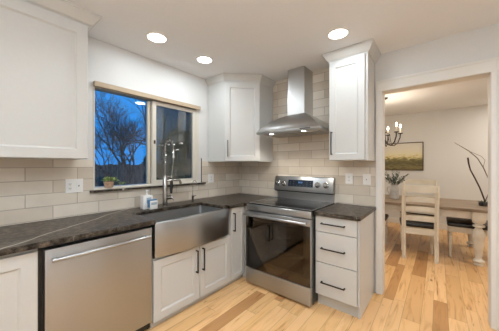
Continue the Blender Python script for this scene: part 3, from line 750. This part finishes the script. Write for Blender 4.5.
# ---- range
RX0, RX1 = .738, 1.526
t = thing('electric_range', 'freestanding stainless steel electric range with dark oven door', 'range', ((RX0+RX1)/2, -.0, 0))
hw = (RX1-RX0)/2
bm = B()
for b6 in ((-hw+.002, -hw+.060, -.670, -.012, .02, .893), (hw-.060, hw-.002, -.670, -.012, .02, .893), (-hw+.060, hw-.060, -.120, -.012, .02, .893),
           (-hw+.060, hw-.060, -.670, -.120, .02, .225), (-hw+.060, hw-.060, -.670, -.120, .72, .893)): box(bm, *b6)
obj('body', bm, M['steeldark'], t)
bm = B(); box(bm, -hw+.0605, hw-.0605, -.125, -.1205, .2255, .7195); box(bm, -hw+.0605, hw-.0605, -.655, -.1255, .2255, .2295); box(bm, -hw+.0605, -hw+.064, -.655, -.1255, .2300, .7195); box(bm, hw-.064, hw-.0605, -.655, -.1255, .2300, .7195)
obj('oven_cavity', bm, M['enamel'], t)
for zr in (.40, .56):
    bm = B()
    for k in range(13): tube(bm, [(-hw+.075+(2*hw-.15)*k/12, -.640, zr), (-hw+.075+(2*hw-.15)*k/12, -.150, zr)], .003, 6)
    for y in (-.640, -.40, -.150): tube(bm, [(-hw+.066, y, zr), (hw-.066, y, zr)], .004, 6)
    obj('oven_rack', bm, M['chrome'], t)
bm = B(); box(bm, -hw+.01, hw-.01, -.630, -.600, .001, .0195); obj('base_rail', bm, M['black'], t)
bm = B(); box(bm, -hw, hw, -.706, -.6715, .840, .905, .008, 3); obj('front_lip', bm, M['steel'], t, True)
bm = B(); box(bm, -hw+.001, hw-.001, -.6705, -.066, .8935, .9140, .002); tp = obj('cooktop', bm, M['cooktop'], t)
bm = B(); box(bm, -hw, -hw+.016, -.655, -.066, .9142, .918, .001); box(bm, hw-.016, hw, -.655, -.066, .9142, .918, .001); box(bm, -hw+.016, hw-.016, -.6705, -.655, .9142, .917, .001)
obj('cooktop_trim', bm, M['steel'], t)
for (x, y, r_) in ((-.19, -.50, .105), (.20, -.50, .085), (-.19, -.22, .075), (.20, -.22, .105)):
    bm = B(); lathe(bm, [(r_, .9141), (r_, .9146), (r_-.003, .9146), (r_-.003, .9141)], (x, y, 0), 40, cap=False); lathe(bm, [(r_*.6, .9141), (r_*.6, .9146), (r_*.6-.002, .9146), (r_*.6-.002, .9141)], (x, y, 0), 32, cap=False)
    obj('burner_ring', bm, M['burner'], tp)
# backguard: lower recessed neck, upper tilted panel
bm = B(); box(bm, -hw+.02, hw-.02, -.062, -.0125, .8935, 1.028, .002); obj('backguard_neck', bm, M['steel'], t)
bm = B()
pr = [(-.0125, 1.018), (-.100, 1.018), (-.104, 1.030), (-.070, 1.190), (-.060, 1.202), (-.0125, 1.202)]
a = [bm.verts.new((-hw-.016, y, z)) for y, z in pr]; b = [bm.verts.new((hw-.012, y, z)) for y, z in pr]
bm.faces.new(a); bm.faces.new(b[::-1])
for k in range(len(pr)): bm.faces.new((a[k], b[k], b[(k+1) % len(pr)], a[(k+1) % len(pr)]))
bmesh.ops.recalc_face_normals(bm, faces=bm.faces)
bmesh.ops.bevel(bm, geom=bm.edges[:], offset=.003, segments=2, affect='EDGES')
bm2 = B(); box(bm2, -hw-.010, hw-.016, -.085, -.0125, 1.006, 1.0175); obj('backguard_shade_strip', bm2, M['black'], t)  # black strip stands in for the shadow line under the control panel
pn = obj('control_panel', bm, M['steel'], t, True)
tilt = math.atan2(.034, .160)
def on_panel(o, x, z):   # local part built around origin with outward -y
    y = -.104+(z-1.030)*math.tan(tilt); o.location = (x, y-.001, z); o.rotation_euler = (-tilt, 0, 0)
bm = B(); box(bm, -.17, .17, -.003, -.0002, -.043, .043, .001); dsp = obj('display', bm, M['display'], pn); on_panel(dsp, -.030, 1.118)
bm = B()
for x in (-.022, -.008, .010, .024): box(bm, x-.0045, x+.0045, -.0036, -.0031, .002, .022)
obj('clock_segments', bm, M['digits'], pn); on_panel(col.objects[-1] if False else [o for o in pn.children if o.name.startswith('clock')][0], -.030, 1.118)
for r0 in range(3):
    for c0 in range(7):
        if abs(c0-3) < 2 and r0 > 0: continue
        bm = B(); box(bm, -.145+c0*.046, -.130+c0*.046, -.0036, -.0031, -.032+r0*.024, -.025+r0*.024)
        on_panel(obj('display_key', bm, M['burner'], pn), -.030, 1.118)
for x in (-.352, -.262, .198, .300):
    bm = B(); lathe(bm, [(.031, -.0003), (.031, -.006), (.026, -.008), (.024, -.032), (.020, -.036)], (0, 0, 0), 24, 'y')
    box(bm, -.004, .004, -.040, -.033, -.017, .017, .001)
    k_ = obj('knob', bm, M['chrome'], pn, True); on_panel(k_, x, 1.110)
    bm = B(); lathe(bm, [(.035, -.0002), (.035, -.003), (.0315, -.003), (.0315, -.0002)], (0, 0, 0), 24, 'y', cap=False); obj('knob_ring', bm, M['black'], k_, True)
# oven door
bm = B(); box(bm, -hw+.002, hw-.002, -.720, -.672, .770, .832, .005, 3); box(bm, -hw+.002, hw-.002, -.716, -.672, .198, .28, .003); box(bm, -hw+.002, -hw+.075, -.716, -.672, .28, .77, .003); box(bm, hw-.075, hw-.002, -.716, -.672, .28, .77, .003); d = obj('oven_door', bm, M['steel'], t, True)
bm = B(); box(bm, -hw+.004, hw-.004, -.7200, -.7165, .200, .768, .001); obj('door_glass', bm, M['ovenglass'], d)
bm = B(); tube(bm, [(-hw+.020, -.768, .800), (hw-.020, -.768, .800)], .0135, 14)
for x in (-hw+.045, hw-.045): tube(bm, [(x, -.7205, .800), (x, -.769, .800)], .010, 10)
obj('handle', bm, M['steel'], d, True)
bm = B(); box(bm, -hw+.002, hw-.002, -.716, -.672, .022, .190, .005, 3); obj('storage_drawer', bm, M['steel'], t, True)

# ================================================================ DINING ROOM
# table
t = thing('dining_table', 'long farmhouse dining table with weathered plank top and white turned legs', 'table', (0, 0, 0))
bm = B(); tx0, tx1, ty0, ty1 = .95, 3.02, 1.53, 2.62
for i in range(6):
    a, b = ty0+(ty1-ty0)*i/6, ty0+(ty1-ty0)*(i+1)/6
    box(bm, tx0+.09, tx1-.09, a+.0008, b-.0008, .722, .760, .002)
box(bm, tx0, tx0+.089, ty0, ty1, .722, .760, .002); box(bm, tx1-.089, tx1, ty0, ty1, .722, .760, .002)
obj('tabletop', bm, M['tabletop'], t)
bm = B(); box(bm, 1.12, 2.88, 1.60, 1.625, .615, .7215); box(bm, 1.12, 2.88, 2.525, 2.55, .615, .7215); box(bm, 1.10, 1.125, 1.64, 2.51, .615, .7215); box(bm, 2.875, 2.90, 1.64, 2.51, .615, .7215)
obj('apron', bm, M['tableleg'], t)
def turned_leg(h, s, blk, zt, x, y, square_foot=False):
    bm = B(); box(bm, x-s, x+s, y-s, y+s, zt-blk, zt, .003)
    H = zt-blk
    pr = [(.62, 0), (.75, .012), (.75, .03), (.5, .045), (.48, .06), (.85, .085), (.9, .11), (.6, .135), (.5, .155), (.62, .30), (.85, .50), (1.0, .66), (.98, .72), (.72, .80), (.50, .84), (.50, .855), (.95, .875), (.95, .905), (.60, .925), (.60, .94), (.95, .965), (.95, 1.0)]
    lathe(bm, [(s*r_, H*z) for r_, z in pr], (x, y, .0005), 20)
    return bm
for x in (1.13, 2.87):
    for y in (1.61, 2.54):
        obj('leg', turned_leg(.7, .067, .125, .7213, x, y), M['tableleg'], t, True)

# chairs (origin on floor under the seat centre, faces +y)
def make_chair(label, loc, rz, wid=.40, dep=.44):
    t = thing('dining_chair', label, 'chair', loc, rz, 'ladder-back dining chairs around the table')
    hx, hy = wid/2-.022, dep/2-.022
    for s in (-1, 1):
        bm = B()
        p = [(s*hx, -hy-.02, .0), (s*hx, -hy, .30), (s*hx, -hy, .45), (s*(hx+.003), -hy-.028, .78), (s*(hx+.006), -hy-.066, 1.045)]
        tube(bm, p, [.024, .026, .028, .025, .020], 4); obj('leg', bm, M['chairwood'], t)
        bm = B(); s_ = .026; box(bm, s*hx-s_, s*hx+s_, hy-s_, hy+s_, .37, .452, .003)
        lathe(bm, [(s_*r_, .37*z) for r_, z in ((.55, 0), (.75, .05), (.55, .10), (.62, .2), (.9, .55), (1.0, .75), (.65, .84), (.95, .88), (.95, .92), (.6, .94), (.95, 1.0))], (s*hx, hy, .0005), 16)
        obj('leg', bm, M['chairwood'], t, True)
    bm = B(); e = .018
    box(bm, -hx+e, hx-e, -hy-.010, -hy+.012, .365, .450); box(bm, -hx+e, hx-e, hy-.012, hy+.010, .375, .450)
    box(bm, -hx-.010, -hx+.012, -hy+e, hy-e, .375, .450); box(bm, hx-.012, hx+.010, -hy+e, hy-e, .375, .450)
    obj('seat_frame', bm, M['chairwood'], t)
    bm = B(); box(bm, -wid/2-.014, wid/2+.014, -hy+.030, dep/2+.016, .4535, .515, .022, 4); obj('seat_cushion', bm, M['seat'], t, True)
    for z0, z1, yb in ((.555, .625, -.010), (.690, .755, -.022), (.825, .893, -.038), (.965, 1.062, -.058)):
        bm = B(); n = 8; A = []; Bq = []
        for i in range(n+1):
            u = -1+2*i/n; x = u*(hx-.016 if z1 < 1 else hx+.024); bow = -.022*(1-u*u); y = -hy+yb+bow; arch = .012*(1-u*u) if z1 < 1 else .006*(1-u*u)
            A.append([bm.verts.new((x, y-.009, z0+arch*.6)), bm.verts.new((x, y-.009, z1+arch)), bm.verts.new((x, y+.009, z1+arch)), bm.verts.new((x, y+.009, z0+arch*.6))])
        for a, b in zip(A, A[1:]):
            for k in range(4): bm.faces.new((a[k], a[(k+1) % 4], b[(k+1) % 4], b[k]))
        bm.faces.new(A[0][::-1]); bm.faces.new(A[-1]); bmesh.ops.recalc_face_normals(bm, faces=bm.faces)
        obj('back_rail', bm, M['chairwood'], t)
    return t
ch = make_chair('ladder-back chair nearest the kitchen, back turned, in the middle of the opening', (2.215, 1.50, 0), math.radians(9), .42, .40)
dup(ch, (1.575, 1.60, 0), math.radians(2), 'ladder-back chair mostly hidden behind the left side of the opening')
make_chair('wide ladder-back chair across the table, only its top rail showing', (2.165, 2.66, 0), PI, .54, .42)
make_chair('dining chair at the right end of the table, black seat and turned front leg', (2.835, 1.99, 0), PI/2, .48, .54)

# vase with foliage
t = thing('vase', 'grey ceramic pitcher vase of dark green foliage on the dining table', 'vase', (1.853, 2.0, .760))
bm = B(); lathe(bm, [(.055, .0005), (.066, .01), (.074, .10), (.070, .17), (.058, .22), (.064, .25), (.058, .25), (.050, .22)], seg=24); obj('vase_body', bm, M['ceramic'], t, True)
bm = B(); tube(bm, [(-.060, 0, .21), (-.105, 0, .20), (-.112, 0, .14), (-.072, 0, .07)], .009, 8); obj('handle', bm, M['ceramic'], t, True)
bm = B(); R = random.Random(11)
for k in range(24):
    a = R.uniform(0, 2*PI); lean = R.uniform(.1, .95); H_ = R.uniform(.18, .30)
    d_ = Vector((math.cos(a)*lean, math.sin(a)*lean*.8, 1)).normalized(); p0 = Vector((0, 0, .20)); p1 = p0+d_*(H_*.6); p2 = p0+d_*H_+Vector((math.cos(a), math.sin(a), -.1))*lean*.05
    tube(bm, [p0, p1, p2], .002, 5)
    for j in range(12):
        u = .35+.65*j/11; q = p0.lerp(p2, u); aa = R.uniform(0, 6.28)
        leaf(bm, q, d_*.5+Vector((math.cos(aa), math.sin(aa), .2)), R.uniform(.03, .05), .011, .1)
obj('foliage', bm, M['euc'], t)
# branches
t = thing('branch_arrangement', 'tall bare curving branches rising from the right end of the table', 'branches', (2.955, 1.98, .760))
bm = B(); lathe(bm, [(.035, .0005), (.050, .01), (.052, .04), (.040, .055), (.030, .055), (.028, .045)], seg=20); obj('bowl', bm, M['bark'], t, True)
bm = B(); R = random.Random(5)
for k in range(70):
    a = R.uniform(0, 6.28); leaf(bm, Vector((math.cos(a)*.02, math.sin(a)*.02, .045)), Vector((math.cos(a), math.sin(a), R.uniform(-.1, .6))), R.uniform(.03, .075), .006, .1)
obj('moss', bm, M['euc'], t)
bm = B(); tube(bm, [(.01, 0, .04), (.012, 0, .08), (-.012, 0, .17), (-.04, 0, .265), (-.090, 0, .40), (-.138, 0, .52), (-.155, 0, .61), (-.165, 0, .70)], [.008, .0095, .0095, .009, .009, .0085, .010, .011], 8); obj('branch', bm, M['branch'], t, True, 'thick dark branch')
bm = B(); tube(bm, [(.015, .02, .04), (.06, .03, .20), (.065, .03, .36), (.0, .02, .556), (-.06, .02, .69), (-.15, .02, .797), (-.23, .02, .865), (-.315, .02, .934)], [.006, .006, .006, .0065, .006, .006, .0045, .003], 8)
tube(bm, [(.0, .02, .556), (.02, .03, .66), (-.02, .035, .72), (-.15, .03, .797)], .003, 6); obj('branch', bm, M['drybranch'], t, True, 'thin tan branch')

# chandelier
t = thing('chandelier', 'dark iron candle chandelier hanging over the dining table', 'chandelier', (1.71, 1.863, 0))
bm = B(); lathe(bm, [(.065, CH-.0005), (.065, CH-.008), (.045, CH-.022), (.012, CH-.030)], seg=24); obj('ceiling_canopy', bm, M['iron'], t, True)
bm = B(); z = CH-.03; k = 0
while z > 2.03:
    pr = [((.008*math.cos(a)) if k % 2 == 0 else 0, (.008*math.cos(a)) if k % 2 else 0, z-.02+.018*math.sin(a)) for a in [2*PI*i/10 for i in range(11)]]
    tube(bm, pr, .0022, 5); z -= .030; k += 1
obj('chain', bm, M['iron'], t)
bm = B(); lathe(bm, [(.004, 1.66), (.016, 1.675), (.010, 1.70), (.022, 1.73), (.030, 1.76), (.014, 1.80), (.009, 1.86), (.012, 1.93), (.018, 1.96), (.008, 2.00), (.004, 2.03)], seg=16); obj('center_column', bm, M['iron'], t, True)
NA = 6
for i in range(NA):
    a = 2*PI*i/NA+.42; c_, s_ = math.cos(a), math.sin(a)
    prf = [(.015, 1.80), (.05, 1.735), (.10, 1.69), (.16, 1.685), (.215, 1.73), (.250, 1.82), (.255, 1.885)]
    bm = B(); tube(bm, [(r_*c_, r_*s_, z) for r_, z in prf], .009, 8)
    tube(bm, [(r_*c_, r_*s_, z) for r_, z in ((.015, 1.90), (.05, 1.92), (.09, 1.88), (.10, 1.80), (.115, 1.73))], .005, 6)
    arm = obj('arm', bm, M['iron'], t, True)
    ex, ey = .255*c_, .255*s_
    bm = B(); lathe(bm, [(.006, 1.875), (.036, 1.888), (.038, 1.896), (.012, 1.897)], (ex, ey, 0), 16); obj('candle_dish', bm, M['iron'], arm, True)
    bm = B(); lathe(bm, [(.010, 1.898), (.010, 1.985)], (ex, ey, 0), 12); obj('candle_sleeve', bm, M['candle'], arm, True)
    bm = B(); lathe(bm, [(.007, 1.986), (.013, 2.00), (.014, 2.013), (.009, 2.035), (.003, 2.05)], (ex, ey, 0), 14); obj('bulb', bm, M['bulb'], arm, True)
    l = bpy.data.lights.new('bulb_lamp', 'POINT'); l.energy = 2.6; l.color = (1, .84, .64); l.shadow_soft_size = .03
    lo = bpy.data.objects.new('bulb_lamp', l); col.objects.link(lo); lo.parent = t; lo.location = (ex, ey, 2.10)

# painting
t = thing('landscape_painting', 'framed landscape painting of olive fields under a pale sky, on dining wall', 'painting', (1.63, DY-.001, 1.545))
fw, fh = .565, .315
bm = B()
for (x0, x1, z0, z1) in ((-fw, fw, fh-.018, fh), (-fw, fw, -fh, -fh+.018), (-fw, -fw+.018, -fh+.018, fh-.018), (fw-.018, fw, -fh+.018, fh-.018)): box(bm, x0, x1, -.030, -.001, z0, z1, .002)
obj('picture_frame', bm, M['frame'], t)
bm = B(); box(bm, -fw+.018, fw-.018, -.016, -.002, -fh+.018, fh-.018); obj('canvas', bm, M['painting'], t)

# ================================================================ OUTSIDE THE WINDOW
GZ = -.35
bm = B(); bmesh.ops.create_grid(bm, x_segments=24, y_segments=24, size=14, matrix=Matrix.Translation((-14.3, 0, GZ)))
for v in bm.verts: v.co.z += .05*math.sin(v.co.x*.9)*math.cos(v.co.y*.7)-.05
struct('ground', bm, M['grass'], 'dim winter lawn outside the window')
t = thing('board_fence', 'dark board fence across the garden outside the window', 'fence', (-6.2, 0, GZ))
bm = B()
for k in range(90):
    y = -7+k*.15; box(bm, -.012, .012, y, y+.142, .03, 1.72+.02*math.sin(k*1.7), .003)
box(bm, -.05, -.013, -7, 6.5, .4, .48); box(bm, -.05, -.013, -7, 6.5, 1.4, 1.48)
obj('boards', bm, M['fence'], t)
for k in range(6):
    bm = B(); box(bm, -.14, -.052, -6.8+k*2.5, -6.7+k*2.5, -.1, 1.8, .004); obj('post', bm, M['fence'], t)
def tree(loc, seed, h, label, spread=.55, levels=6, r0=.13):
    R = random.Random(seed); t = thing('bare_tree', label, 'tree', loc, 0, 'bare trees outside the window')
    bt, bw = B(), B()
    def grow(p, d, ln_, r, lv):
        n = 4; pts = [p]; q = p; dd = d
        for i in range(n):
            dd = (dd+Vector((R.uniform(-.16, .16), R.uniform(-.16, .16), R.uniform(-.05, .10)))).normalized(); q = q+dd*ln_/n; pts.append(q)
        tube(bt if lv >= levels-1 else bw, pts, [r*(1-.4*i/n) for i in range(n+1)], 7 if lv >= levels-2 else 4, cap=lv >= levels-1)
        if lv == 0: return
        for k in range(3 if lv > 1 else 4):
            a = R.uniform(0, 6.28); sp_ = R.uniform(.35, 1.0)*spread*1.5
            s1 = dd.orthogonal().normalized(); s2 = dd.cross(s1)
            nd = (dd+(s1*math.cos(a)+s2*math.sin(a))*sp_+Vector((0, 0, .08))).normalized()
            grow(pts[-1] if k < 2 else pts[2+R.randint(0, 1)], nd, ln_*R.uniform(.62, .82), r*.58, lv-1)
    grow(Vector((0, 0, -.1)), Vector((0, 0, 1)), h, r0, levels)
    obj('trunk', bt, M['bark'], t, True); obj('twigs', bw, M['bark'], t)
tree((-4.6, .55, GZ), 4, 1.15, 'nearest bare tree, in the middle of the left window pane', r0=.07, levels=7, spread=.62)
tree((-5.4, -1.35, GZ), 9, 1.3, 'bare tree at the left edge of the window', r0=.08, levels=7)
tree((-7.4, 1.4, GZ), 33, 1.5, 'tall bare tree behind the fence, left of the window mullion', r0=.08, levels=7, spread=.6)
tree((-5.2, 2.6, GZ), 21, 1.55, 'bare tree behind the right window pane')
def conifer(loc, h, r, seed, label):
    R = random.Random(seed); t = thing('evergreen_tree', label, 'tree', loc, 0, 'dark evergreens outside the window')
    bm = B(); lathe(bm, [(.09, -.1), (.07, h*.5), (.02, h*.97)], seg=10); obj('trunk', bm, M['bark'], t, True)
    bm = B()
    for k in range(1500):
        u = R.random()**.8; a = R.uniform(0, 6.28); rr_ = r*(1-u)*R.uniform(.35, 1.05)+.05
        p = Vector((math.cos(a)*rr_, math.sin(a)*rr_, .25+u*(h-.3)))
        leaf(bm, p, Vector((math.cos(a), math.sin(a), R.uniform(-.5, .1))), R.uniform(.12, .26), .05, .2)
    obj('foliage', bm, M['hedge'], t)
conifer((-8.4, 3.0, GZ), 2.2, 1.2, 2, 'low dark evergreen behind the fence, near the window mullion')
conifer((-8.5, 6.4, GZ), 3.2, 1.5, 6, 'tall dark evergreen behind the right window pane')
conifer((-8.3, -1.2, GZ), 2.0, 1.1, 8, 'low dark evergreen at the left edge of the window')
t = thing('neighbour_house', 'dim grey neighbouring house far beyond the fence', 'house', (-16, 13.5, GZ))
bm = B(); box(bm, -3, 3, -4, 4, 0, 3.2); obj('walls', bm, M['siding'], t)
bm = B(); v = [bm.verts.new(p) for p in ((-3.4, -4.3, 3.2), (3.4, -4.3, 3.2), (3.4, 4.3, 3.2), (-3.4, 4.3, 3.2), (0, -4.3, 5.0), (0, 4.3, 5.0))]
for f in ((0, 1, 4), (1, 2, 5, 4), (2, 3, 5), (3, 0, 4, 5), (3, 2, 1, 0)): bm.faces.new([v[i] for i in f])
obj('roof', bm, M['shingle'], t)
